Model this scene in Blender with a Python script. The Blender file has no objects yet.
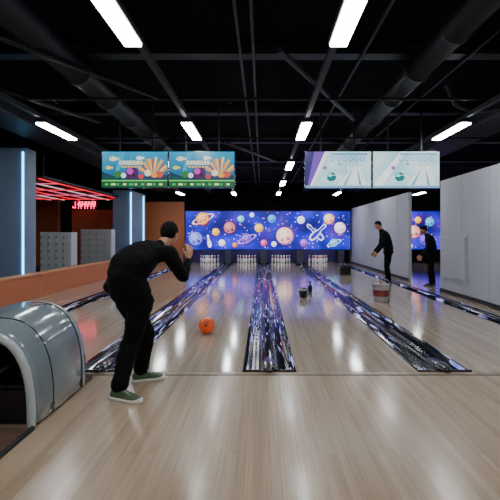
import bpy, bmesh, math, random
from mathutils import Vector, Matrix, noise
random.seed(4)
V=Vector
SC=bpy.context.scene
CAMH=1.45; F=430.0; CX=262.0; CY=235.0

def lin(c):
    def f(x):
        x/=255.0
        return x/12.92 if x<=0.04045 else ((x+0.055)/1.055)**2.4
    return tuple(f(x) for x in c)
def X_(px,Y): return (px-CX)*Y/F
def Z_(py,Y): return CAMH-(py-CY)*Y/F

# ---------------------------------------------------------------- materials
MATS={}
def mat(name,rgb,rough=0.5,metal=0.0,emit=0.0,var=0.12,scale=6.0,bump=0.0,coat=0.0,ergb=None,spec=0.5):
    if name in MATS: return MATS[name]
    m=bpy.data.materials.new(name); m.use_nodes=True
    nt=m.node_tree; b=nt.nodes['Principled BSDF']
    col=lin(rgb)
    tc=nt.nodes.new('ShaderNodeTexCoord'); no=nt.nodes.new('ShaderNodeTexNoise')
    no.inputs['Scale'].default_value=scale; no.inputs['Detail'].default_value=5
    nt.links.new(tc.outputs['Object'],no.inputs['Vector'])
    cr=nt.nodes.new('ShaderNodeValToRGB')
    cr.color_ramp.elements[0].position=0.3; cr.color_ramp.elements[1].position=0.7
    cr.color_ramp.elements[0].color=tuple(max(0,c*(1-var)) for c in col)+(1,)
    cr.color_ramp.elements[1].color=tuple(min(1,c*(1+var)) for c in col)+(1,)
    nt.links.new(no.outputs['Fac'],cr.inputs['Fac']); nt.links.new(cr.outputs['Color'],b.inputs['Base Color'])
    b.inputs['Roughness'].default_value=rough; b.inputs['Metallic'].default_value=metal
    b.inputs['Specular IOR Level'].default_value=spec
    if coat: b.inputs['Coat Weight'].default_value=coat; b.inputs['Coat Roughness'].default_value=0.08
    if emit:
        b.inputs['Emission Color'].default_value=(lin(ergb) if ergb else col)+(1,)
        b.inputs['Emission Strength'].default_value=emit
    if bump:
        bp=nt.nodes.new('ShaderNodeBump'); bp.inputs['Strength'].default_value=bump; bp.inputs['Distance'].default_value=0.02
        nt.links.new(no.outputs['Fac'],bp.inputs['Height']); nt.links.new(bp.outputs['Normal'],b.inputs['Normal'])
    MATS[name]=m; return m

def wood(name,c1,c2,rough,spec=0.5,coat=0.0):
    m=bpy.data.materials.new(name); m.use_nodes=True
    nt=m.node_tree; N=nt.nodes; L=nt.links; b=N['Principled BSDF']
    tc=N.new('ShaderNodeTexCoord')
    def nz(sx,sy,det):
        mp=N.new('ShaderNodeMapping'); mp.inputs['Scale'].default_value=(sx,sy,1)
        L.new(tc.outputs['Object'],mp.inputs['Vector'])
        n=N.new('ShaderNodeTexNoise'); n.inputs['Scale'].default_value=1; n.inputs['Detail'].default_value=det
        L.new(mp.outputs['Vector'],n.inputs['Vector']); return n
    g=nz(90,1.6,4); s=nz(16,0.35,3)
    mp=N.new('ShaderNodeMapping'); mp.inputs['Rotation'].default_value=(0,0,math.pi/2)
    L.new(tc.outputs['Object'],mp.inputs['Vector'])
    br=N.new('ShaderNodeTexBrick'); br.inputs['Scale'].default_value=1
    br.inputs['Brick Width'].default_value=1.9; br.inputs['Row Height'].default_value=0.055
    br.inputs['Mortar Size'].default_value=0.0012; br.inputs['Mortar Smooth'].default_value=0.5
    br.inputs['Color1'].default_value=(0.35,0.35,0.35,1); br.inputs['Color2'].default_value=(0.65,0.65,0.65,1)
    br.inputs['Mortar'].default_value=(0.1,0.1,0.1,1)
    L.new(mp.outputs['Vector'],br.inputs['Vector'])
    def mix(a,bb,f):
        x=N.new('ShaderNodeMix'); x.data_type='FLOAT'; x.inputs[0].default_value=f
        L.new(a,x.inputs[2]); L.new(bb,x.inputs[3]); return x.outputs[0]
    h=mix(g.outputs['Fac'],s.outputs['Fac'],0.45)
    h=mix(h,br.outputs['Color'],0.35)
    cr=N.new('ShaderNodeValToRGB'); cr.color_ramp.elements[0].position=0.30; cr.color_ramp.elements[1].position=0.68
    cr.color_ramp.elements[0].color=lin(c1)+(1,); cr.color_ramp.elements[1].color=lin(c2)+(1,)
    L.new(h,cr.inputs['Fac']); L.new(cr.outputs['Color'],b.inputs['Base Color'])
    b.inputs['Roughness'].default_value=rough
    b.inputs['Specular IOR Level'].default_value=spec
    if coat: b.inputs['Coat Weight'].default_value=coat; b.inputs['Coat Roughness'].default_value=0.12
    return m

def reflection_streaks(name):
    # glossy black channel plastic with reflected light painted in as coloured, slightly glowing streaks
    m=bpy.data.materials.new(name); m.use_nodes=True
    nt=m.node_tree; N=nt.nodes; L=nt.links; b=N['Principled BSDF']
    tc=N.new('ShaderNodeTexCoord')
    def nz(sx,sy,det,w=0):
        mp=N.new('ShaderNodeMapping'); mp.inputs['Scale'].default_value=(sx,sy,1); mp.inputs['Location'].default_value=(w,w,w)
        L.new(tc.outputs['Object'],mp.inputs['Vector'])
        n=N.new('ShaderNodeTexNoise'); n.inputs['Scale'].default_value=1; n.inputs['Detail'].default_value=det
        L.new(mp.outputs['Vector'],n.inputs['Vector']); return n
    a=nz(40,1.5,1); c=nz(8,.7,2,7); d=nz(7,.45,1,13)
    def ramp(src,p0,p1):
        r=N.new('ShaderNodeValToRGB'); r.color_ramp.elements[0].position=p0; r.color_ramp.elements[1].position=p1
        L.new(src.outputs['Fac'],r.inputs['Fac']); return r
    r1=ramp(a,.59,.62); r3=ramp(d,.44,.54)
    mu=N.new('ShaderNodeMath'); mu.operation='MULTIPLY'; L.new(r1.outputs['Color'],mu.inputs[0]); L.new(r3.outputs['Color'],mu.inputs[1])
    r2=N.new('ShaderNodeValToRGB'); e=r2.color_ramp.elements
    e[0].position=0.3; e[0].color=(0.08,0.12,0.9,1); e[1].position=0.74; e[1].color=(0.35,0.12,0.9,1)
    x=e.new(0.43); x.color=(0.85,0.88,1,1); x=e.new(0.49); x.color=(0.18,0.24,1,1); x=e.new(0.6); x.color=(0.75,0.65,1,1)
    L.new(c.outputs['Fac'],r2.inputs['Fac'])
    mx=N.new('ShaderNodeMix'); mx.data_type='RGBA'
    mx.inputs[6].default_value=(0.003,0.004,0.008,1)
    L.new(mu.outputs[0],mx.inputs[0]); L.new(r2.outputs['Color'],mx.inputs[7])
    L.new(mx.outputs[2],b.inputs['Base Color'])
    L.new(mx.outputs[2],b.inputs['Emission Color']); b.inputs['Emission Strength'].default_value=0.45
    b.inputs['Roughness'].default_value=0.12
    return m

def screen_mat(name,s):
    m=bpy.data.materials.new(name); m.use_nodes=True
    nt=m.node_tree; N=nt.nodes; b=N['Principled BSDF']
    at=N.new('ShaderNodeAttribute'); at.attribute_name='Col'
    nt.links.new(at.outputs['Color'],b.inputs['Emission Color'])
    b.inputs['Base Color'].default_value=(0.01,0.01,0.01,1); b.inputs['Roughness'].default_value=0.3
    b.inputs['Emission Strength'].default_value=s
    return m

# ---------------------------------------------------------------- helpers
def finish(bm,name,mats,smooth=False,parent=None,bevel=0,recalc=True):
    if recalc: bmesh.ops.recalc_face_normals(bm,faces=bm.faces)
    me=bpy.data.meshes.new(name); bm.to_mesh(me); bm.free()
    ob=bpy.data.objects.new(name,me); SC.collection.objects.link(ob)
    for m in (mats if isinstance(mats,(list,tuple)) else [mats]): me.materials.append(m)
    if smooth:
        for p in me.polygons: p.use_smooth=True
    if bevel:
        md=ob.modifiers.new('bev','BEVEL'); md.width=bevel; md.segments=2; md.limit_method='ANGLE'
    if parent: par(ob,parent)
    return ob
def par(ob,p):
    ob.parent=p; ob.matrix_parent_inverse=Matrix.Translation(-p.location)
def group(name,loc):
    e=bpy.data.objects.new(name,None); e.location=loc; e.empty_display_size=0.1
    SC.collection.objects.link(e); return e
def box(bm,x0,x1,y0,y1,z0,z1,mi=0):
    vs=[bm.verts.new(p) for p in [(x0,y0,z0),(x1,y0,z0),(x1,y1,z0),(x0,y1,z0),(x0,y0,z1),(x1,y0,z1),(x1,y1,z1),(x0,y1,z1)]]
    for f in [(0,3,2,1),(4,5,6,7),(0,1,5,4),(1,2,6,5),(2,3,7,6),(3,0,4,7)]:
        fc=bm.faces.new([vs[i] for i in f]); fc.material_index=mi
def boxo(name,b,m,bevel=0,parent=None):
    bm=bmesh.new(); box(bm,*b); return finish(bm,name,m,bevel=bevel,parent=parent)
def lathe(bm,prof,c,n=20,mi=0,mif=None,M=None):
    c=V(c); rings=[]
    for r,z in prof:
        rr=[]
        for i in range(n):
            a=2*math.pi*i/n; p=V((r*math.cos(a),r*math.sin(a),z))
            if M: p=M@p
            rr.append(bm.verts.new(c+p))
        rings.append(rr)
    for k in range(len(rings)-1):
        for i in range(n):
            f=bm.faces.new([rings[k][i],rings[k][(i+1)%n],rings[k+1][(i+1)%n],rings[k+1][i]])
            f.material_index=mif(0.5*(prof[k][1]+prof[k+1][1])) if mif else mi; f.smooth=True
    for rr in (rings[0],rings[-1]):
        f=bm.faces.new(rr); f.material_index=mif(prof[0][1]) if mif else mi
def ell(bm,c,r,M=None,u=20,v=14):
    T=Matrix.Translation(V(c))@Matrix.Diagonal((r[0],r[1],r[2],1))
    if M is not None: T=M@T
    bmesh.ops.create_uvsphere(bm,u_segments=u,v_segments=v,radius=1,matrix=T)
def loft(bm,pts,rad,side,n=20,power=1.0):
    pts=[V(p) for p in pts]; rings=[]
    for i,p in enumerate(pts):
        t=(pts[min(i+1,len(pts)-1)]-pts[max(i-1,0)]).normalized()
        s=V(side[i]) if isinstance(side,list) else V(side)
        s=(s-t*s.dot(t)).normalized(); f=t.cross(s)
        a,b=rad[i]; rr=[]
        for k in range(n):
            th=2*math.pi*k/n; c,sn=math.cos(th),math.sin(th)
            c=math.copysign(abs(c)**power,c); sn=math.copysign(abs(sn)**power,sn)
            rr.append(bm.verts.new(p+s*a*c+f*b*sn))
        rings.append(rr)
    for k in range(len(rings)-1):
        for i in range(n):
            bm.faces.new([rings[k][i],rings[k][(i+1)%n],rings[k+1][(i+1)%n],rings[k+1][i]])
    bm.faces.new(rings[0][::-1]); bm.faces.new(rings[-1])
def limb(bm,pts,rad,n=16,M=None):
    pts=[V(p) for p in pts]
    if M is not None: pts=[M@p for p in pts]
    for i in range(len(pts)-1):
        a,b=pts[i],pts[i+1]; d=(b-a)
        s=V((1,0,0)) if abs(d.normalized().x)<0.8 else V((0,1,0))
        loft(bm,[a,b],[(rad[i],rad[i]),(rad[i+1],rad[i+1])],s,n)
    for p,r in zip(pts,rad): ell(bm,p,(r,r,r),u=n,v=10)
def remesh(ob,vs,it=4,disp=0):
    m=ob.modifiers.new('r','REMESH'); m.mode='VOXEL'; m.voxel_size=vs; m.use_smooth_shade=True
    s=ob.modifiers.new('s','SMOOTH'); s.factor=0.5; s.iterations=it
    if disp:
        t=bpy.data.textures.get('folds') or bpy.data.textures.new('folds','CLOUDS'); t.noise_scale=0.11; t.noise_depth=2
        d=ob.modifiers.new('d','DISPLACE'); d.texture=t; d.strength=disp; d.texture_coords='GLOBAL'; d.mid_level=0.5
def tube_obj(name,pts,r,m,parent=None,res=8):
    cu=bpy.data.curves.new(name,'CURVE'); cu.dimensions='3D'; cu.bevel_depth=r; cu.bevel_resolution=3; cu.use_fill_caps=True
    sp=cu.splines.new('POLY'); sp.points.add(len(pts)-1)
    for i,p in enumerate(pts): sp.points[i].co=(*p,1)
    ob=bpy.data.objects.new(name,cu); SC.collection.objects.link(ob); cu.materials.append(m)
    if parent: par(ob,parent)
    return ob

# ---------------------------------------------------------------- palette
m_app=wood('approach_wood',(142,117,94),(190,166,139),0.27,coat=.15)
m_lane=wood('lane_wood',(150,132,115),(202,185,165),0.11,coat=.3)
m_refl=reflection_streaks('gutter_painted_reflections')
m_black=mat('black_plastic',(14,14,17),0.25,coat=0.4)
m_ceil=mat('ceiling_black',(7,8,12),0.95,spec=.1)
m_duct=mat('duct_black',(19,22,30),0.5,0.0,spec=.35)
m_rail=mat('rail_dark',(32,34,40),0.6,0.1)
m_white=mat('white_panel',(176,178,188),0.55,var=0.04,scale=1.5)
m_orange=mat('orange_panel',(186,108,68),0.5,var=0.07,scale=2)
m_orangecap=mat('orange_cap',(215,155,112),0.45,var=0.05)
m_blue=mat('bluegrey_paint',(108,128,154),0.5,var=0.06,scale=2)
m_dark=mat('dark_wall',(14,16,22),0.8)
m_carpet=mat('grey_carpet',(50,46,52),0.9,bump=0.2,scale=60)
m_lamp=mat('lamp_diffuser',(247,251,255),0.5,emit=40,var=0.0)
m_cyan=mat('led_cyan',(120,205,255),0.5,emit=7,var=0)
m_red=mat('neon_red',(255,30,50),0.5,emit=1.3,var=0)
m_pink=mat('neon_pink',(255,110,150),0.5,emit=1.0,var=0)
m_nwhite=mat('neon_white',(255,215,225),0.5,emit=.9,var=0)
m_sign=mat('neon_sign_pink',(255,60,110),0.5,emit=4,var=0)
m_skin=mat('skin',(186,134,106),0.5,var=0.06,scale=25)
m_hair=mat('black_hair',(8,7,7),0.75,var=0.3,scale=80,bump=0.6,spec=.2)
m_silver=mat('silver_shell',(122,134,138),0.2,0.0,coat=0.8,var=0.03)
m_silver2=mat('pale_trim',(176,184,184),0.25,0.0,coat=0.5,var=0.03)
m_pin=mat('pin_white',(238,236,230),0.3,var=0.02)
m_pinred=mat('pin_red',(190,20,25),0.35)

# ---------------------------------------------------------------- room shell
boxo('floor',(-12,10,-6,24,-0.32,-0.2),m_dark)
boxo('floor_approach',(-5.2,4.6,-6,4.55,-0.19,0),m_app)
boxo('floor_lounge',(-12,-5.21,-6,24,-0.19,0),m_carpet)
boxo('floor_side_hall',(4.61,10,-6,24,-0.19,0),m_lane)
boxo('ceiling',(-12,10,-6,24,4.1,4.25),m_ceil)
boxo('wall_far',(-12,10,24,24.15,-0.2,4.1),m_dark)
boxo('wall_back',(-12,10,-6.15,-6,-0.2,4.1),m_white)
boxo('wall_left',(-12.15,-12,-6,24,-0.2,4.1),m_dark)
boxo('wall_side_hall',(10,10.15,-6,24,-0.2,4.1),m_white)
bm=bmesh.new()
y=-0.9
while y<11.0:
    box(bm,4.60,4.70,y+0.006,min(y+1.2,11.1)-0.006,0,2.84); y+=1.2
y=13.5
while y<23.0:
    box(bm,4.60,4.70,y+0.006,y+1.2-0.006,0,2.8); y+=1.2
box(bm,4.615,4.69,-0.9,11.08,0.0,2.80); box(bm,4.615,4.69,13.52,23.1,0.0,2.76)
finish(bm,'wall_right',m_white,bevel=0.004)
bm=bmesh.new(); box(bm,4.575,4.597,9.6,10.9,0.35,1.45); box(bm,4.555,4.575,9.66,10.84,0.41,1.39)
finish(bm,'door_1',m_white,bevel=0.005)
bm=bmesh.new(); box(bm,4.58,4.60,-0.9,11.1,0.0,0.09); box(bm,4.58,4.60,13.5,23.0,0.0,0.09)
finish(bm,'baseboard_right',m_rail)
g=group('low_partition_wall',(-5.3,8,0))
boxo('panel',(-5.36,-5.2,-3,17.6,0,0.53),m_orange,0.005,g)
boxo('cap',(-5.38,-5.18,-3,17.6,0.53,0.57),m_orangecap,0.006,g)
def column(x0,x1,y0,y1,h,leds):
    g=group('pillar',((x0+x1)/2,(y0+y1)/2,0))
    bm=bmesh.new(); box(bm,x0,x1,y0,y1,0,h); finish(bm,'shaft',m_blue,bevel=0.02,parent=g)
    bm=bmesh.new(); box(bm,x0+.08,x1-.08,y0+.08,y1-.08,h,4.1); finish(bm,'upper_shaft',m_ceil,parent=g)
    bm=bmesh.new(); box(bm,x0-.01,x1+.01,y0-.01,y1+.01,0,0.12); finish(bm,'skirting',m_rail,parent=g)
    for i,l in enumerate(leds):
        boxo('led_strip_%d'%(i+1),l,m_cyan,parent=g)
column(-6.5,-5.39,9.83,10.27,3.45,[(-5.47,-5.445,9.80,9.83,0.55,3.35)])
column(-6.15,-5.39,17.7,19.9,3.3,[(-5.41,-5.37,17.66,17.7,0.3,3.2),(-5.39,-5.36,19.5,19.54,0.3,3.2)])
boxo('wall_orange_booth',(-8.5,-6.25,19.2,19.5,0,2.58),m_orange,0.01)
boxo('wall_orange_end',(-6.3,-3.97,22.0,22.2,0,3.15),m_orange,0.01)
boxo('wall_orange_doorway',(-10.8,-9.6,20.2,20.5,0,3.1),m_orange,0.01)
def locker(x0,x1,y,h):
    g=group('locker_cabinet',((x0+x1)/2,y,0))
    boxo('carcass',(x0,x1,y,y+0.4,0.06,h),m_white,0.008,g)
    boxo('plinth',(x0+.03,x1-.03,y+.03,y+.37,0,0.06),m_rail,0,g)
    bm=bmesh.new(); nx=4; nz=7
    for i in range(nx):
        for j in range(nz):
            a=x0+.02+i*(x1-x0-.04)/nx; b=a+(x1-x0-.04)/nx-.025
            c=.09+j*(h-.12)/nz; d=c+(h-.12)/nz-.025
            box(bm,a,b,y-.018,y+.002,c,d); 
    finish(bm,'doors',m_silver2,bevel=.004,parent=g)
    bm=bmesh.new()
    for i in range(nx):
        for j in range(nz):
            a=x0+.02+i*(x1-x0-.04)/nx+.02; c=.09+j*(h-.12)/nz+.06
            box(bm,a,a+.015,y-.035,y-.018,c,c+.05)
    finish(bm,'handles',m_black,parent=g)
locker(-6.4,-5.5,12.4,1.53); locker(-6.75,-5.6,16.0,1.66)
g=group('neon_canopy',(-7.6,16,2.95))
boxo('deck',(-9.8,-5.9,11.6,19.0,3.0,3.06),m_duct,0,g)
for i,xx in enumerate([-6.1,-6.75,-7.4,-8.05,-8.7,-9.3]):
    boxo('tube_%d'%(i+1),(xx,xx+.03,11.7,18.9,2.97,3.0),[m_red,m_nwhite,m_pink][i%3],0,g)
for i,yy in enumerate([12.6,14.4,16.2,18.0]):
    boxo('cross_tube_%d'%(i+1),(-9.7,-6.0,yy,yy+.03,2.94,2.965),[m_pink,m_red][i%2],0,g)
bm=bmesh.new()
for xx,yy in [(-9.5,12),(-6.1,12),(-9.5,18.6),(-6.1,18.6)]: box(bm,xx-.015,xx+.015,yy-.015,yy+.015,3.05,4.1)
finish(bm,'hangers',m_duct,parent=g)
g=group('neon_sign',(-7.9,19.1,2.75))
boxo('backboard',(-8.45,-7.35,19.14,19.2,2.58,2.98),m_black,.01,g)
bm=bmesh.new()
def st(gx,x0,z0,x1,z1):
    t=.022; x0+=gx;x1+=gx
    box(bm,min(x0,x1)-t/2,max(x0,x1)+t/2,19.10,19.14,2.62+min(z0,z1)-t/2,2.62+max(z0,z1)+t/2)
for a in [(.1,.04,.1,.3),(.0,.04,.1,.04),(.0,.04,.0,.1)]: st(-8.4,*a)
for gx in (-8.2,-7.92,-7.64):
    for a in [(.04,.0,.04,.3),(0,.2,.04,.2),(.1,.3,.22,.3),(.1,.2,.22,.2),(.1,.2,.1,.3),(.22,.2,.22,.3),(.16,0,.16,.2),(.08,.12,.24,.12)]: st(gx,*a)
finish(bm,'glyphs',m_sign,parent=g)

# ---------------------------------------------------------------- lanes + gutters
GUT=[(-3.88,.24),(-1.73,.28),(.08,.285),(1.94,.285),(4.05,.22)]
edges=[-5.2]+[e for c,h in GUT for e in (c-h,c+h)]+[4.6]
for i in range(0,len(edges),2):
    boxo('bowling_lane',(edges[i]+.002,edges[i+1]-.002,4.56,23.2,-0.19,0),m_lane)
for i,(c,h) in enumerate(GUT):
    w=h
    prof=[(-w,-.18),(-w,.0),(-w+.025,.0)]
    gc=[-(w*.55),(w*.55)]; gr=w*.33
    for s in (0,1):
        cc=gc[s]
        for k in range(9):
            a=math.pi-math.pi*k/8
            prof.append((cc+gr*math.cos(a),-.085*math.sin(a)))
        if s==0:
            prof+=[(-w*.17,.022),(-w*.12,.034),(w*.12,.034),(w*.17,.022)]
    prof+=[(w-.025,.0),(w,.0),(w,-.18)]
    bm=bmesh.new(); ys=[4.57,21.96]
    rows=[[bm.verts.new((c+px,yy,pz)) for px,pz in prof] for yy in ys]
    n=len(prof)
    for k in range(n):
        bm.faces.new([rows[0][k],rows[0][(k+1)%n],rows[1][(k+1)%n],rows[1][k]])
    bm.faces.new(rows[0]); bm.faces.new(rows[1][::-1])
    g=group('lane_gutter',(c,4.6,0))
    finish(bm,'channel',m_refl,parent=g)
    bm=bmesh.new()
    loft(bm,[(c,4.50,.022),(c,4.56,.03),(c,4.70,.036),(c,4.95,.034)],[(.03,.016),(.07,.024),(.085,.03),(.05,.008)],(1,0,0),n=20)
    loft(bm,[(c-h,4.57,.004),(c+h,4.57,.004)],[(.02,.016),(.02,.016)],(0,1,0),n=12)
    finish(bm,'nose_cap',m_black,smooth=True,parent=g)
boxo('foul_line',(-5.19,4.59,4.44,4.465,.0,.002),m_rail)
for i in range(len(GUT)):
    c,h=GUT[i]
    g=group('pin_deck_divider',(c,22.6,0))
    boxo('kickback',(c-.12,c+.12,22.02,23.28,-.19,.70),m_dark,.01,g)
    boxo('front_plate',(c-.16,c+.16,21.98,22.02,.0,.70),mat('divider_grey',(70,72,84),.4),.008,g)
pinprof=[(.002,0),(.026,0),(.031,.02),(.05,.07),(.058,.115),(.055,.16),(.04,.215),(.026,.25),(.023,.275),(.028,.31),(.0325,.34),(.028,.365),(.015,.378),(.002,.382)]
lanesc=[(GUT[i][0]+GUT[i+1][0])/2 for i in range(4)]
for lc in lanesc:
    bm=bmesh.new()
    for r in range(4):
        for k in range(r+1):
            lathe(bm,pinprof,(lc+(k-r/2)*.305,22.25+r*.264,0.001),12,mif=lambda z:1 if .245<z<.30 else 0)
    finish(bm,'bowling_pin_set',[m_pin,m_pinred])
boxo('pit_curtain',(-3.9,4.5,23.3,23.36,0,1.0),mat('curtain',(60,45,110),.7),0)
m_pl=mat('pin_light',(225,230,255),.5,emit=40,var=0)
for i,lc in enumerate(lanesc):
    boxo('pin_deck_lamp',(lc-.45,lc+.45,22.06,22.10,.74,.80),m_pl)

# ---------------------------------------------------------------- pictures
class Pic:
    def __init__(s,x0,y,z0): s.bm=bmesh.new(); s.l=s.bm.loops.layers.float_color.new('Col'); s.x0=x0;s.y=y;s.z0=z0;s.k=0
    def poly(s,pts,col,layer=None,cols=None):
        if layer is None: s.k+=1; layer=s.k
        yy=s.y-layer*.0004
        f=s.bm.faces.new([s.bm.verts.new((s.x0+u,yy,s.z0+v)) for u,v in pts])
        for i,lp in enumerate(f.loops):
            c=lin(cols[i] if cols else col); lp[s.l]=(*c,1)
    def rect(s,u0,v0,u1,v1,col,**k): s.poly([(u0,v0),(u1,v0),(u1,v1),(u0,v1)],col,**k)
    def disc(s,u,v,r,col,ry=None,n=24,**k):
        ry=ry or r; s.poly([(u+r*math.cos(2*math.pi*i/n),v+ry*math.sin(2*math.pi*i/n)) for i in range(n)],col,**k)
    def ringp(s,u,v,rx,ry,t,rot,col,n=28):
        s.k+=1
        for i in range(n):
            q=[]
            for a,m in ((i,1),(i+1,1),(i+1,1-t),(i,1-t)):
                th=2*math.pi*a/n; x=rx*m*math.cos(th); y=ry*m*math.sin(th)
                q.append((u+x*math.cos(rot)-y*math.sin(rot),v+x*math.sin(rot)+y*math.cos(rot)))
            s.poly(q,col,layer=s.k)
    def pin(s,u,v,h,rot,col,fill=None):
        prof=[(0,.0),(.09,.0),(.14,.15),(.155,.3),(.13,.45),(.075,.62),(.065,.72),(.09,.85),(.07,.96),(0,1.0)]
        pts=[(x,y) for x,y in prof]+[(-x,y) for x,y in prof[::-1][1:-1]]
        def tr(sc):
            o=[]
            for x,y in pts:
                y-=.5; x*=h*sc[0]; y*=h*sc[1]
                o.append((u+x*math.cos(rot)-y*math.sin(rot),v+x*math.sin(rot)+y*math.cos(rot)))
            return o
        s.poly(tr((1,1)),col)
        if fill: s.poly(tr((.62,.88)),fill)
    def out(s,name,m,parent=None): return finish(s.bm,name,m,parent=parent,recalc=False)

m_scr=screen_mat('video_wall',1.9); m_tv=screen_mat('tv_screen',1.25); m_tv2=screen_mat('tv_screen_pale',1.5)
def planet(P,u,v,r,c,c2,ring=None):
    P.disc(u,v,r,c2); P.disc(u-.08*r,v+.08*r,r*.88,c); P.disc(u-.25*r,v+.3*r,r*.45,tuple(min(255,x+35) for x in c))
    P.disc(u+.35*r,v-.3*r,r*.2,c2); P.disc(u-.3*r,v-.45*r,r*.14,c2)
    if ring: P.ringp(u,v,r*1.7,r*.5,.18,.4,ring)
def space(x0,x1,z0,z1,y,name,spec,seed):
    random.seed(seed)
    g=group(name,((x0+x1)/2,y,z0))
    boxo('cabinet',(x0-.03,x1+.03,y+.004,y+.09,z0-.03,z1+.03),m_black,0,g)
    P=Pic(x0,y,z0); W=x1-x0; H=z1-z0; n=36
    for i in range(n):
        for j in range(8):
            u0,u1=W*i/n,W*(i+1)/n; v0,v1=H*j/8,H*(j+1)/8
            def cc(u,v):
                t=max(0,min(1,noise.noise(V((u*1.3+seed,v*1.3,0)))*.9+.5)); t2=max(0,noise.noise(V((u*1.1,v*1.6,9+seed))))
                return (int(12+90*t2+25*t**3),int(8+26*t),int(95+135*t))
            P.poly([(u0,v0),(u1,v0),(u1,v1),(u0,v1)],None,layer=0,cols=[cc(u0,v0),cc(u1,v0),cc(u1,v1),cc(u0,v1)])
    for i in range(int(W*22)):
        P.disc(random.uniform(.05,W-.05),random.uniform(.05,H-.05),random.choice([.015,.02,.028]),random.choice([(255,255,255),(200,220,255),(255,230,140),(255,120,160)]),n=6,layer=1)
    P.k=1
    for s in spec: s(P,W,H)
    P.out('picture',m_scr,g)
def pl(px,py,rp,c,c2,ring=None,x0=-3.9,z0=.71,y=21.95):
    u=X_(px,y)-x0; v=Z_(py,y)-z0; r=rp*y/F
    return lambda P,W,H: planet(P,u,v,r,c,c2,ring)
def pp(px,py,hp,rot,c,fill=None,x0=-3.9,z0=.71,y=21.95):
    return lambda P,W,H: P.pin(X_(px,y)-x0,Z_(py,y)-z0,hp*y/F,rot,c,fill)
spec=[pl(203,219,7,(235,150,80),(120,45,20),(250,220,170)),pl(196,239,7.5,(110,130,235),(50,25,160)),
 pl(216,232,4,(250,190,80),(160,90,25)),pl(230,228,6.5,(190,110,110),(80,20,75)),pl(222,243,3.6,(245,247,255),(130,140,215)),
 pl(241,219,3.6,(110,215,245),(25,100,170)),pl(247,239,6,(110,70,205),(35,12,105),(215,140,245)),pl(259,228,4.5,(250,210,90),(190,110,40)),
 pl(264,243,3.6,(230,80,150),(110,15,80)),pl(272,219,4.6,(60,150,240),(15,60,160)),pl(285,236,9,(245,195,180),(165,90,150)),
 pl(301,220,4,(248,248,252),(165,165,225)),pl(304,243,4.2,(160,80,215),(80,25,140)),pl(329,219,5.6,(248,205,150),(180,85,60)),
 pl(340,228,6,(248,225,242),(175,110,190)),pl(334,243,4.6,(60,180,215),(15,80,140),(230,240,255)),
 pp(315,232,22,.8,(240,243,255),(45,30,180)),pp(318,232,22,-.8,(240,243,255),(45,30,180)),pp(209,241,13,.2,(240,240,250)),
 pl(274,244,2.8,(245,245,255),(160,160,238)),pl(235,245,2.8,(240,130,80),(130,30,20)),pl(252,215,2.4,(245,245,255),(170,170,238))]
space(-3.9,4.5,.71,2.66,21.95,'led_video_wall',spec,3)
spec2=[pl(414,232,7,(235,160,140),(140,60,100),x0=4.8),pl(425,240,6,(100,60,220),(45,15,140),x0=4.8),pl(430,222,5,(60,170,220),(15,70,150),x0=4.8),
 pl(418,220,3.5,(245,190,70),(180,90,30),x0=4.8),pl(455,230,8,(225,120,30),(110,35,10),x0=4.8),pl(410,246,3,(240,240,250),(150,150,215),x0=4.8)]
space(4.8,9.8,.71,2.66,21.95,'led_video_wall',spec2,9)
boxo('masking_header',(-3.95,4.58,21.96,22.06,2.70,4.09),m_ceil)

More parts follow.
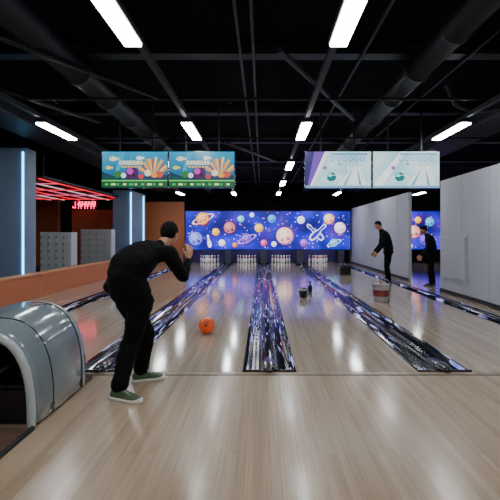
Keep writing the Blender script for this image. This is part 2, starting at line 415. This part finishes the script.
def tv(x0,x1,z0,z1,y,kind):
    g=group('overhead_television',((x0+x1)/2,y,z0))
    boxo('housing',(x0,x1,y+.004,y+.07,z0,z1),m_black,.008,g)
    boxo('rear_bulge',(x0+.2,x1-.2,y+.07,y+.11,z0+.12,z1-.15),m_black,.01,g)
    for i,f in enumerate((.25,.75)):
        xx=x0+(x1-x0)*f
        boxo('hanger_%d'%(i+1),(xx-.016,xx+.016,y+.085,y+.115,z1-.2,4.1),m_duct,0,g)
    b=.012; P=Pic(x0+b,y,z0+b); W=x1-x0-2*b; H=z1-z0-2*b
    if kind=='sea':
        n=12
        for i in range(n):
            for j in range(8):
                u0,u1=W*i/n,W*(i+1)/n; v0,v1=H*j/8,H*(j+1)/8
                def cc(u,v):
                    t=noise.noise(V((u*4,v*4,2)))*.5+.5; q=v/H
                    return (int(4+20*t),int(60+75*q+40*t),int(125+75*q))
                P.poly([(u0,v0),(u1,v0),(u1,v1),(u0,v1)],None,layer=0,cols=[cc(u0,v0),cc(u1,v0),cc(u1,v1),cc(u0,v1)])
        P.poly([(0,.1*H),(W,.1*H),(W,.34*H),(.8*W,.40*H),(.6*W,.28*H),(.4*W,.36*H),(.2*W,.30*H),(0,.44*H)],(10,48,84))
        P.poly([(0,.1*H),(.3*W,.1*H),(.22*W,.26*H),(.1*W,.34*H),(0,.3*H)],(8,70,70))
        P.poly([(.28*W,H),(.36*W,H),(.26*W,.45*H),(.2*W,.45*H)],(50,160,195)); P.poly([(.45*W,H),(.49*W,H),(.42*W,.5*H),(.39*W,.5*H)],(45,150,190))
        for k in range(13):
            a=.05+k*.24; u=.78*W; v=.50*H; L=.34+.06*math.sin(k*2.7)
            P.poly([(u,v-.2*H),(u+.22*W*math.cos(a),v+L*H*math.sin(a)-.02),(u+.22*W*math.cos(a+.18),v+L*H*math.sin(a+.18)-.02)],[(225,150,40),(245,215,140),(190,90,40),(240,190,90)][k%4])
        P.disc(.70*W,.40*H,.05*W,(245,225,190),ry=.09*H); P.disc(.88*W,.36*H,.06*W,(200,80,50),ry=.09*H); P.disc(.80*W,.33*H,.05*W,(235,150,50),ry=.06*H)
        for fu,fv,fs,fc in ((.17,.80,.06,(230,220,190)),(.10,.55,.045,(235,215,80)),(.57,.82,.05,(245,245,250))):
            P.disc(fu*W,fv*H,fs*W,fc,ry=fs*W*.6); P.poly([((fu+fs*.8)*W,fv*H),((fu+fs*1.5)*W,fv*H+fs*W*.5),((fu+fs*1.5)*W,fv*H-fs*W*.5)],fc)
            P.disc((fu-fs*.5)*W,fv*H+.01,fs*W*.16,(10,10,20))
        P.disc(.46*W,.40*H,.10*W,(70,8,80)); P.disc(.43*W,.45*H,.05*W,(190,60,180)); P.disc(.49*W,.34*H,.02*W,(25,0,30))
        P.disc(.24*W,.36*H,.055*W,(40,120,40)); P.disc(.33*W,.33*H,.04*W,(235,240,245)); P.disc(.60*W,.30*H,.04*W,(200,50,60))
        lu=.27*W
        for k in range(7):
            P.rect(lu,.63*H,lu+.04*W,.74*H,(255,240,190)); P.rect(lu+.014*W,.655*H,lu+.027*W,.685*H,(20,90,130)); 
            if k%2==0: P.rect(lu+.014*W,.70*H,lu+.041*W,.715*H,(20,90,130))
            lu+=.052*W
        for k in range(6): P.rect((.30+.05*k)*W,.55*H,(.335+.05*k)*W,.59*H,(250,200,30))
        P.rect(0,0,W,.17*H,(6,84,44)); P.rect(0,.17*H,W,.20*H,(110,225,90))
        for k in range(10):
            u=.05*W+k*.092*W; P.rect(u,.055*H,u+[.05,.07,.03][k%3]*W,.11*H,[(50,190,90),(220,240,150)][k%2])
    else:
        n=14
        for i in range(n):
            for j in range(8):
                u0,u1=W*i/n,W*(i+1)/n; v0,v1=H*j/8,H*(j+1)/8
                def cc(u,v):
                    t=noise.noise(V((u*2.8+x0,v*4,5)))*.8+.5
                    return (int(145+60*t),int(200+30*t),int(215+20*t))
                P.poly([(u0,v0),(u1,v0),(u1,v1),(u0,v1)],None,layer=0,cols=[cc(u0,v0),cc(u1,v0),cc(u1,v1),cc(u0,v1)])
        if kind=='pale':
            P.poly([(0,0),(.06*W,0),(.3*W,H),(0,H)],(110,70,165)); P.poly([(0,0),(.03*W,0),(.14*W,H),(0,H)],(35,22,100))
            P.poly([(.06*W,0),(.1*W,0),(.36*W,H),(.3*W,H)],(240,235,250))
        else:
            P.poly([(0,.1*H),(.12*W,0),(.5*W,H),(.42*W,H)],(235,242,250))
        P.poly([(.5*W,.08*H),(.95*W,.08*H),(.84*W,.5*H),(.68*W,.5*H)],(225,232,240)); 
        P.poly([(.58*W,.08*H),(.62*W,.08*H),(.72*W,.5*H),(.71*W,.5*H)],(80,160,175)); P.poly([(.82*W,.08*H),(.86*W,.08*H),(.80*W,.5*H),(.79*W,.5*H)],(80,160,175))
        for k in range(5): P.pin((.66+.05*k)*W,.58*H,.16*H,0,(250,250,255),None); P.disc((.66+.05*k)*W,.62*H,.008*W,(210,60,80))
        for k in range(6):
            P.ringp((.42+.09*k)*W,.8*H,.032*W,.07*H,.3,.2*k,[(50,150,165),(110,120,195)][k%2])
        P.disc(.40*W,.30*H,.07*W,(0,105,112)); P.disc(.38*W,.35*H,.03*W,(110,215,215)); P.ringp(.40*W,.26*H,.14*W,.09*H,.14,.1,(245,250,255))
        P.disc(.30*W,.55*H,.03*W,(150,90,190)); P.disc(.52*W,.66*H,.02*W,(70,170,130))
        P.rect(0,0,W,.06*H,(110,165,200)); P.rect(.4*W,.90*H,.95*W,.95*H,(90,150,190))
    P.out('screen',m_tv if kind=='sea' else m_tv2,g)
TY=8.6; zz0,zz1=Z_(188,TY),Z_(151,TY)
tv(X_(101.5,TY),X_(168,TY),zz0,zz1,TY,'sea'); tv(X_(168.7,TY),X_(235,TY),zz0,zz1,TY,'sea')
tv(X_(304.5,TY),X_(371.5,TY),zz0-.01,zz1,TY,'pale'); tv(X_(372.5,TY),X_(440,TY),zz0-.01,zz1,TY,'pale2')

# ---------------------------------------------------------------- ceiling stuff
def strip(x,y,z=3.35,L=1.25,w=.17):
    g=group('strip_light',(x,y,z))
    boxo('diffuser',(x-w/2,x+w/2,y-L/2,y+L/2,z,z+.03),m_lamp,.005,g)
    boxo('body',(x-w/2-.015,x+w/2+.015,y-L/2-.02,y+L/2+.02,z+.031,z+.09),m_rail,.005,g)
for x in (-3.8,-1.3,.77,3.5):
    for y in (-4.2,-.2,3.72,8.0,12.0,16.0,20.0):  # negative y: unseen lamps behind the camera, added to brighten front floor, ball return
        strip(x,y)
for x in (7.3,):
    for y in (4,12,20): strip(x,y)
for x in (-8.5,):  # unseen lounge lamps, added to brighten the pillars and orange walls
    for y in (0,5,9.6): strip(x,y)
for i,x in enumerate((-3.8,-1.3,.77,3.5)):
    g=group('lighting_rail',(x,9,3.5))
    boxo('channel',(x-.035,x+.035,-5,21.5,3.45,3.52),m_rail,0,g)
    bm=bmesh.new()
    for k in range(12): box(bm,x-.008,x+.008,-4.5+k*2.3,-4.484+k*2.3,3.52,4.1)
    finish(bm,'drop_rods',m_duct,parent=g)
def pipe(name,a,b,r,m=m_duct): tube_obj(name,[a,b],r,m)
def round_duct(x,z,r):
    g=group('air_duct',(x,8,z))
    bm=bmesh.new()
    M=Matrix.Rotation(-math.pi/2,3,'X')   # z -> +y
    prof=[]; y=0.0
    while y<27.6:
        prof+=[(r,y),(r,y+1.12),(r+.022,y+1.13),(r+.022,y+1.17),(r,y+1.18)]; y+=1.2
    lathe(bm,prof,(x,-5.9,z),24,M=M)
    finish(bm,'spiral_tube',m_duct,parent=g)
round_duct(-2.6,3.76,.18); round_duct(2.2,3.78,.16)
boxo('air_duct_trunk',(-5.3,-4.5,-5.9,21.8,3.62,3.95),m_duct,.01)
boxo('air_duct_trunk',(4.2,5.0,-5.9,21.8,3.62,3.95),m_duct,.01)
for i,y in enumerate((2.2,6.7,9.4,13.5,17.0)):
    pipe('sprinkler_pipe',(-4.4,y,3.57),(9.5,y,3.57),.022)
for x in (-.3,-.12,1.4,-3.1,2.9): pipe('conduit_pipe',(x,-5.9,3.955),(x,21.8,3.955),.02)
for a,b in (((-3.4,3.6,3.56),(-1.6,6.6,3.56)),((-4.3,5.2,3.6),(-3.1,8.2,3.6)),((.2,5.0,3.6),(1.7,8.0,3.6)),((2.6,4.4,3.56),(4.1,6.4,3.56)),((-.9,9.9,3.6),(.4,12.6,3.6))):
    pipe('branch_pipe',a,b,.035)
for y in (3.3,6.0,8.9,11.7,14.8): boxo('ceiling_beam',(-5.3,9.9,y,y+.22,3.98,4.1),m_duct)
tube_obj('flexible_hose',[(3.0,7.0,3.9),(3.2,7.1,3.6),(3.6,7.3,3.54),(4.0,7.2,3.58),(4.1,7.0,3.75)],.04,m_rail)
bm=bmesh.new()
for y in (2.2,6.7,9.4,13.5,17.0):
    for x in (-3.2,-.5,1.8,4.0):
        lathe(bm,[(.004,0),(.022,0),(.022,.006),(.008,.01),(.008,.05),(.004,.05)],(x,y,3.50),10)
finish(bm,'sprinkler_heads',m_rail)

# ---------------------------------------------------------------- ball return machine
g=group('ball_return_machine',(-2.15,3.8,0))
def arch(cx,y,w,h,n=36,p=.72,z0=.02):
    r=[]
    for i in range(n+1):
        t=math.pi*i/n; c,s=math.cos(t),math.sin(t)
        r.append(V((cx+w*math.copysign(abs(c)**p,c),y,z0+h*abs(s)**p)))
    return r
cx=-2.17
secs=[(3.24,.455,.70),(3.30,.47,.72),(3.5,.475,.755),(3.8,.478,.79),(4.0,.475,.805),(4.14,.462,.78),(4.26,.43,.71),(4.36,.37,.58),(4.42,.27,.40),(4.44,.12,.18)]
bm=bmesh.new(); rows=[]
for (y,w,h) in secs: rows.append([bm.verts.new(p) for p in arch(cx,y,w,h)])
for a,b in zip(rows,rows[1:]):
    for i in range(len(a)-1): bm.faces.new([a[i],a[i+1],b[i+1],b[i]])
bm.faces.new(rows[-1])
ob=finish(bm,'shell',[m_silver,m_black,m_silver2],smooth=True,parent=g)
md=ob.modifiers.new('sol','SOLIDIFY'); md.thickness=.035; md.offset=-1; md.material_offset=1; md.material_offset_rim=2
bm=bmesh.new()
P=arch(cx,3.235,.435,.685,40)
for i in range(len(P)-1): limb(bm,[P[i],P[i+1]],[.034,.034],8)
o=finish(bm,'front_lip',m_silver2,parent=g); remesh(o,.009,3)
def band(y,dw,r,name,m):
    for (a,b) in zip(secs,secs[1:]):
        if a[0]<=y<=b[0]:
            t=(y-a[0])/(b[0]-a[0]); w=a[1]+(b[1]-a[1])*t; h=a[2]+(b[2]-a[2])*t
    tube_obj(name,[tuple(p) for p in arch(cx,y,w+dw,h+dw,48)],r,m,g)
band(3.50,.0,.006,'seam_front',m_black); band(4.10,-.004,.016,'trim_rear',m_silver2); band(4.06,.0,.006,'seam_rear',m_black)
boxo('plinth',(cx-.46,cx+.46,3.28,4.34,0,.05),m_black,.01,g)
bm=bmesh.new()
for xx in (-.3,-.1,.1,.3):
    limb(bm,[(cx+xx,3.34,.36),(cx+xx,4.1,.42)],[.018,.018],10)
finish(bm,'ball_rails',m_rail,smooth=True,parent=g)
boxo('inner_deck',(cx-.41,cx+.41,3.3,4.2,.24,.30),m_black,.02,g)
boxo('front_apron',(cx-.40,cx+.40,3.26,3.3,.05,.27),m_black,.01,g)
bm=bmesh.new(); box(bm,-2.62,-1.70,2.55,3.20,0.001,.018); finish(bm,'floor_plate',mat('brown_plate',(96,72,58),.3),bevel=.006,parent=g)
bm=bmesh.new(); box(bm,-1.715,-1.69,2.55,3.20,0.001,.03); box(bm,-2.62,-1.69,2.53,2.55,.001,.03); finish(bm,'plate_edge',m_rail,bevel=.004,parent=g)

# ---------------------------------------------------------------- ball
g=group('bowling_ball',(-.81,6.3,.118))
m_ball=mat('orange_ball',(255,92,14),.25,coat=.5,var=.08,scale=9)
bm=bmesh.new(); ell(bm,(-.81,6.3,.122),(.121,.121,.121),u=40,v=28); finish(bm,'shell',m_ball,smooth=True,parent=g)
bm=bmesh.new()
for d in [(-.15,-.85,.5),(.18,-.85,.48),(.03,-.97,.2)]:
    d=V(d).normalized(); M=d.to_track_quat('Z','Y').to_matrix()
    lathe(bm,[(.001,.0),(.014,.0),(.016,.0012),(.001,.0012)],V((-.81,6.3,.122))+d*.1205,16,M=M)
finish(bm,'finger_holes',m_black,parent=g)

# ---------------------------------------------------------------- people
def frame(o,f,u):
    f=V(f).normalized(); u=V(u); u=(u-f*u.dot(f)).normalized(); x=f.cross(u)
    M=Matrix((( x.x,f.x,u.x,o[0]),(x.y,f.y,u.y,o[1]),(x.z,f.z,u.z,o[2]),(0,0,0,1))); return M
def cloth(name,top,bot,hem):
    m=bpy.data.materials.new(name); m.use_nodes=True; nt=m.node_tree; N=nt.nodes; L=nt.links; b=N['Principled BSDF']
    ge=N.new('ShaderNodeNewGeometry'); sx=N.new('ShaderNodeSeparateXYZ'); L.new(ge.outputs['Position'],sx.inputs[0])
    mt=N.new('ShaderNodeMath'); mt.operation='GREATER_THAN'; mt.inputs[1].default_value=hem; L.new(sx.outputs['Z'],mt.inputs[0])
    mx=N.new('ShaderNodeMix'); mx.data_type='RGBA'; mx.inputs[6].default_value=lin(bot)+(1,); mx.inputs[7].default_value=lin(top)+(1,)
    L.new(mt.outputs[0],mx.inputs[0]); L.new(mx.outputs[2],b.inputs['Base Color'])
    no=N.new('ShaderNodeTexNoise'); no.inputs['Scale'].default_value=14; bp=N.new('ShaderNodeBump'); bp.inputs['Strength'].default_value=.35; bp.inputs['Distance'].default_value=.03
    L.new(no.outputs['Fac'],bp.inputs['Height']); L.new(bp.outputs['Normal'],b.inputs['Normal'])
    b.inputs['Roughness'].default_value=.9; b.inputs['Specular IOR Level'].default_value=.2; return m
def head(g,c,fwd,up,neck,s=1.0):
    M=frame(c,fwd,up)@Matrix.Scale(s,4)
    bm=bmesh.new()
    ell(bm,(0,-.012,.03),(.074,.093,.088),M); ell(bm,(0,.028,-.045),(.054,.058,.066),M); ell(bm,(0,.02,-.01),(.066,.068,.08),M)
    ell(bm,(0,.068,-.092),(.022,.018,.018),M)
    limb(bm,[(0,.088,.02),(0,.104,-.018)],[.009,.014],10,M)
    ell(bm,(-.013,.097,-.022),(.009,.01,.008),M); ell(bm,(.013,.097,-.022),(.009,.01,.008),M)
    ell(bm,(0,.084,-.052),(.024,.009,.006),M); ell(bm,(0,.083,-.062),(.021,.009,.006),M)
    for sx in (-1,1):
        ell(bm,(sx*.028,.08,.026),(.022,.01,.007),M)
        ell(bm,(sx*.043,.05,-.02),(.022,.025,.02),M)
        ell(bm,(sx*.079,-.004,-.008),(.012,.02,.032),M)
    nb=V(neck); hc=M@V((0,-.02,-.05))
    limb(bm,[hc,nb],[.056*s,.06*s],16)
    o=finish(bm,'head',m_skin,parent=g); remesh(o,.0055,3)
    for i,sx in enumerate((-1,1)):
        bm=bmesh.new(); ell(bm,(sx*.03,.074,.006),(.013,.012,.009),M); finish(bm,'eye_%d'%(i+1),m_pin,True,g)
        bm=bmesh.new(); ell(bm,(sx*.03,.0835,.005),(.006,.0035,.006),M); finish(bm,'iris_%d'%(i+1),m_black,True,g)
    bm=bmesh.new(); ell(bm,(0,0,0),(1,1,1),None,56,44)
    dl=[]
    for f in bm.faces:
        q=f.calc_center_median(); y=q.y;z=q.z
        lim=-.84 if y<-.25 else (-.84+(y+.25)*1.5 if y<.1 else (-.315+(y-.1)*1.55 if y<.62 else .50))
        lim+=.06*noise.noise(V((q.x*6,q.y*6,q.z*2)))
        if z<lim: dl.append(f)
    bmesh.ops.delete(bm,geom=dl,context='FACES')
    for v in bm.verts:
        k=1+.05*noise.noise(v.co*4)+.03*noise.noise(v.co*13)
        v.co=M@V((v.co.x*.082*k,-.014+v.co.y*.103*k,.028+v.co.z*.102*k))
    o=finish(bm,'hair',m_hair,smooth=True,parent=g,recalc=True)
    md=o.modifiers.new('s','SOLIDIFY'); md.thickness=.02; md.offset=-1
def hand(g,w,d,palm,right,curl=.5,name='hand'):
    M=frame(w,d,-V(palm)); sx=1 if right else -1
    sx=-sx
    bm=bmesh.new()
    limb(bm,[(0,-.03,0),(0,.01,0)],[.027,.026],12,M)
    ell(bm,(0,.05,0),(.042,.052,.017),M); ell(bm,(sx*.022,.035,-.006),(.02,.035,.017),M)
    # thumb side is +sx: pinky at -sx*.032 ... index at +sx*.032
    for bx,L,c in ((-.032,.058,1.15),(-.011,.073,1.05),(.011,.08,1.0),(.032,.07,.95)):
        p=V((sx*bx,.084,0)); a=curl*.35*c; pts=[V((sx*bx*.8,.06,0)),p.copy()]
        for k,fr in enumerate((.45,.32,.25)):
            p=p+V((sx*bx*.12*fr,math.cos(a)*L*fr,-math.sin(a)*L*fr)); pts.append(p.copy()); a+=curl*.75*c
        limb(bm,pts,[.0095,.0095,.0088,.008,.007],10,M)
    limb(bm,[(sx*.022,.02,-.004),(sx*.047,.048,-.012),(sx*.058,.074,-.02),(sx*.058,.096,-.028)],[.013,.012,.0105,.008],10,M)
    o=finish(bm,name,m_skin,parent=g); remesh(o,.0038,2)
def shoe(g,ank,fwd,m_up,m_sole,name,s=1.0,lift=0.0):
    f=V((fwd[0],fwd[1],0)); M=frame((ank[0],ank[1],lift),f,(0,0,1))@Matrix.Scale(s,4)
    secs=[(-.075,.026,.05),(-.06,.036,.085),(-.02,.040,.10),(.03,.041,.092),(.08,.045,.072),(.13,.050,.055),(.17,.045,.045),(.20,.030,.034),(.212,.012,.022)]
    def build(off,hscale,z0,zmax=None):
        bm=bmesh.new(); rows=[]
        for y,w,h in secs:
            yy=y+(off if y>0 else -off)*(1 if abs(y)>.07 else .3)
            hh=h*hscale if zmax is None else zmax
            rr=[]
            for k in range(17):
                t=math.pi*k/16; c,sn=math.cos(t),math.sin(t)
                rr.append(bm.verts.new(M@V(((w+off)*math.copysign(abs(c)**.7,c),yy,z0+(hh-z0)*sn**.6))))
            rows.append(rr)
        for a,b in zip(rows,rows[1:]):
            for k in range(16): bm.faces.new([a[k],a[k+1],b[k+1],b[k]])
            bm.faces.new([a[16],a[0],b[0],b[16]])
        bm.faces.new(rows[0]); bm.faces.new(rows[-1][::-1]); return bm
    finish(build(0,1,.012),name,m_up,True,g)
    finish(build(.006,1,.001,.034),name+'_sole',m_sole,True,g)
    bm=bmesh.new()
    for k in range(4): limb(bm,[(-.022,.045+k*.022,.083-k*.0085),(.022,.045+k*.022,.083-k*.0085)],[.0035,.0035],8,M)
    finish(bm,name+'_laces',m_sole,True,g)
def person(loc,J,colm,fup,fsole,face,hup,handd,curl=(.5,.5),s=1.0,belly=1.0,leg=1.0,ss=1.0):
    g=group('man',loc); J={k:V(v) for k,v in J.items()}
    sd=(J['shR']-J['shL']).normalized(); hd=(J['hipR']-J['hipL']).normalized()
    bm=bmesh.new()
    P=J['pelvis']; Nk=J['neck']; Mi=J.get('mid',(P+Nk)/2)
    def sp(t): return P*(1-t)**2+2*t*(1-t)*(Mi*2-(P+Nk)/2)+Nk*t*t
    ts=[-.02,.1,.25,.4,.55,.7,.82,.92,1.0]
    ra=[(.168,.125),(.182,.137),(.178,.135),(.178,.135),(.188,.14),(.196,.14),(.18,.125),(.125,.10),(.07,.072)]
    loft(bm,[sp(t) for t in ts],[(a*s*belly,b*s*belly) for a,b in ra],[hd.lerp(sd,max(0,min(1,t))) for t in ts],24)
    ell(bm,P-V((0,0,.05)),(.15*s,.12*s,.10*s))
    for S in 'LR':
        limb(bm,[sp(.8),J['sh'+S]],[.09*s,.074*s],16)
        limb(bm,[J['sh'+S],J['sh'+S].lerp(J['el'+S],.5),J['el'+S],J['el'+S].lerp(J['wr'+S],.5),J['wr'+S]],[.078*s,.070*s,.060*s,.053*s,.042*s],16)
        h,k,a=J['hip'+S],J['kn'+S],J['an'+S]
        limb(bm,[h,h.lerp(k,.5),k,k.lerp(a,.35),k.lerp(a,.8),a],[r*leg for r in (.102*s,.09*s,.074*s,.074*s,.068*s,.066*s)],18)
    limb(bm,[sp(.93),Nk+(J['head']-Nk)*.15],[.075*s,.068*s],16)
    o=finish(bm,'clothed_body',colm,parent=g); remesh(o,.013,5,.03)
    head(g,J['head'],face,hup,Nk,s)
    for i,S in enumerate('LR'):
        hand(g,J['wr'+S]+V(handd[i][0]).normalized()*.035,handd[i][0],handd[i][1],S=='R',curl[i],'hand_'+S)
        a=J['an'+S]; shoe(g,(a.x,a.y),J['ft'+S],fup,fsole,'shoe_'+S,s*ss)
    return g
m_shoe=mat('olive_shoe',(70,92,60),.6,var=.2,scale=20); m_sole=mat('white_sole',(225,225,215),.5)
c1=cloth('black_tracksuit',(7,7,9),(5,5,6),.80)
person((-1.2,4.0,0),dict(pelvis=(-1.19,4.0,.87),mid=(-1.225,3.96,1.13),neck=(-1.0,4.14,1.32),head=(-.915,4.26,1.455),
 shL=(-1.30,4.17,1.19),shR=(-.87,4.03,1.28),elL=(-1.435,4.05,.955),wrL=(-1.34,4.26,.84),elR=(-.775,4.20,1.05),wrR=(-.762,4.42,1.18),
 hipL=(-1.26,4.04,.83),hipR=(-1.11,3.97,.83),knL=(-1.14,4.25,.47),anL=(-1.205,4.28,.13),knR=(-1.20,3.94,.47),anR=(-1.262,3.80,.13),
 ftL=(.92,.4,0),ftR=(.93,-.34,0)),c1,m_shoe,m_sole,(.32,.94,-.25),(.18,.35,1),
 [((.3,.8,-.5),(1,-.2,-.2)),((.1,.25,1),(-.5,.8,0))],(.8,.6),s=1.0,belly=1.13,leg=1.12,ss=1.08)
c2=cloth('dark_workwear',(14,14,19),(11,11,14),.9); m_bs=mat('black_shoe',(16,16,18),.4); m_bsole=mat('grey_sole',(90,90,90),.6)
def worker(x,y,f,lean,c,hh=1.0,hz=0.0):
    f=V(f).normalized(); r=V((f.y,-f.x,0)); o=V((x,y,0)); Zu=V((0,0,1))
    def p(a,b,z): return o+f*a+r*b+Zu*z*hh
    J=dict(pelvis=p(0,0,.95),mid=p(lean*.25,0,1.22),neck=p(lean,0,1.48-hz),head=p(lean+.10,0,1.635-hz),
     shL=p(lean-.04,-.19,1.41-hz),shR=p(lean-.04,.19,1.41-hz),elL=p(lean-.02,-.24,1.11-hz),elR=p(lean-.02,.24,1.11-hz),
     wrL=p(lean+.15,-.19,.91-hz),wrR=p(lean+.17,.17,.93-hz),hipL=p(0,-.09,.9),hipR=p(0,.09,.9),knL=p(.06,-.11,.5),knR=p(.02,.11,.5),
     anL=p(.02,-.12,.12),anR=p(-.04,.13,.12),ftL=f,ftR=f)
    person(tuple(o),J,c,m_bs,m_bsole,tuple(f-Zu*.55),tuple(Zu+f*.5),[(tuple(f*.5-Zu),tuple(r)),(tuple(f*.5-Zu),tuple(-r))],(.6,.6),s=1.0,belly=1.04,leg=1.08)
worker(3.67,12.5,(-1,.12,0),.19,c2,1.06)
worker(4.86,12.3,(-.95,.3,0),.12,c2,.99,.03)

# ---------------------------------------------------------------- bucket etc.
g=group('paint_bucket',(2.6,9.4,0))
m_bk=mat('bucket_grey',(178,176,178),.35,.1); m_lb=mat('bucket_label',(130,56,52),.5,var=.6,scale=15)
bm=bmesh.new(); lathe(bm,[(.145,.001),(.15,.0),(.155,.05),(.168,.12),(.178,.26),(.185,.36),(.195,.365),(.195,.385),(.182,.39),(.178,.36),(.15,.35),(.01,.35)],(2.6,9.4,0),32,mif=lambda z:1 if .12<z<.25 else 0)
finish(bm,'pail',[m_bk,m_lb],parent=g)
tube_obj('handle',[(2.6+.195*math.cos(t),9.4-.09*math.sin(t),.37+.13*math.sin(t)) for t in [math.pi*k/16 for k in range(17)]],.006,m_silver2,g)
bm=bmesh.new(); limb(bm,[(2.62,9.4,.34),(2.54,9.36,.50)],[.014,.016],10); finish(bm,'brush_handle',m_orange,True,g)
g=group('tool_box',(3.02,15.6,0))
boxo('case',(2.83,3.21,15.5,15.75,0,.30),m_black,.02,g); boxo('lid',(2.82,3.22,15.49,15.76,.30,.37),m_rail,.02,g)
tube_obj('handle',[(2.92,15.62,.37),(2.92,15.62,.43),(3.12,15.62,.43),(3.12,15.62,.37)],.012,m_black,g)
g=group('coffee_mug',(.96,10.0,0))
bm=bmesh.new(); lathe(bm,[(.08,0),(.085,.01),(.10,.16),(.105,.21),(.095,.21),(.08,.03),(.01,.03)],(.96,10.0,0),24,mif=lambda z:1 if z>.15 else 0); finish(bm,'cup',[m_black,m_silver2],parent=g)
tube_obj('handle',[(1.055+.05*math.sin(t),10.0,.11+.06*math.cos(t)) for t in [math.pi*k/10 for k in range(11)]],.012,m_black,g)
g=group('spray_bottle',(1.22,10.9,0))
bm=bmesh.new(); lathe(bm,[(.05,0),(.055,.01),(.055,.14),(.03,.18),(.015,.2),(.015,.24)],(1.22,10.9,0),18); box(bm,1.16,1.25,10.88,10.92,.24,.27); finish(bm,'bottle',m_rail,parent=g)

# ---------------------------------------------------------------- world, camera
w=bpy.data.worlds.new('World'); SC.world=w; w.use_nodes=True
w.node_tree.nodes['Background'].inputs[0].default_value=(.02,.025,.04,1); w.node_tree.nodes['Background'].inputs[1].default_value=.3
cam=bpy.data.cameras.new('Camera'); co=bpy.data.objects.new('Camera',cam); SC.collection.objects.link(co)
co.location=(0,0,CAMH); co.rotation_euler=(math.pi/2,0,0)
cam.sensor_width=36; cam.lens=36*F/500; cam.shift_x=-(CX-250)/500; cam.shift_y=-(250-CY)/500; cam.clip_start=.05
SC.camera=co
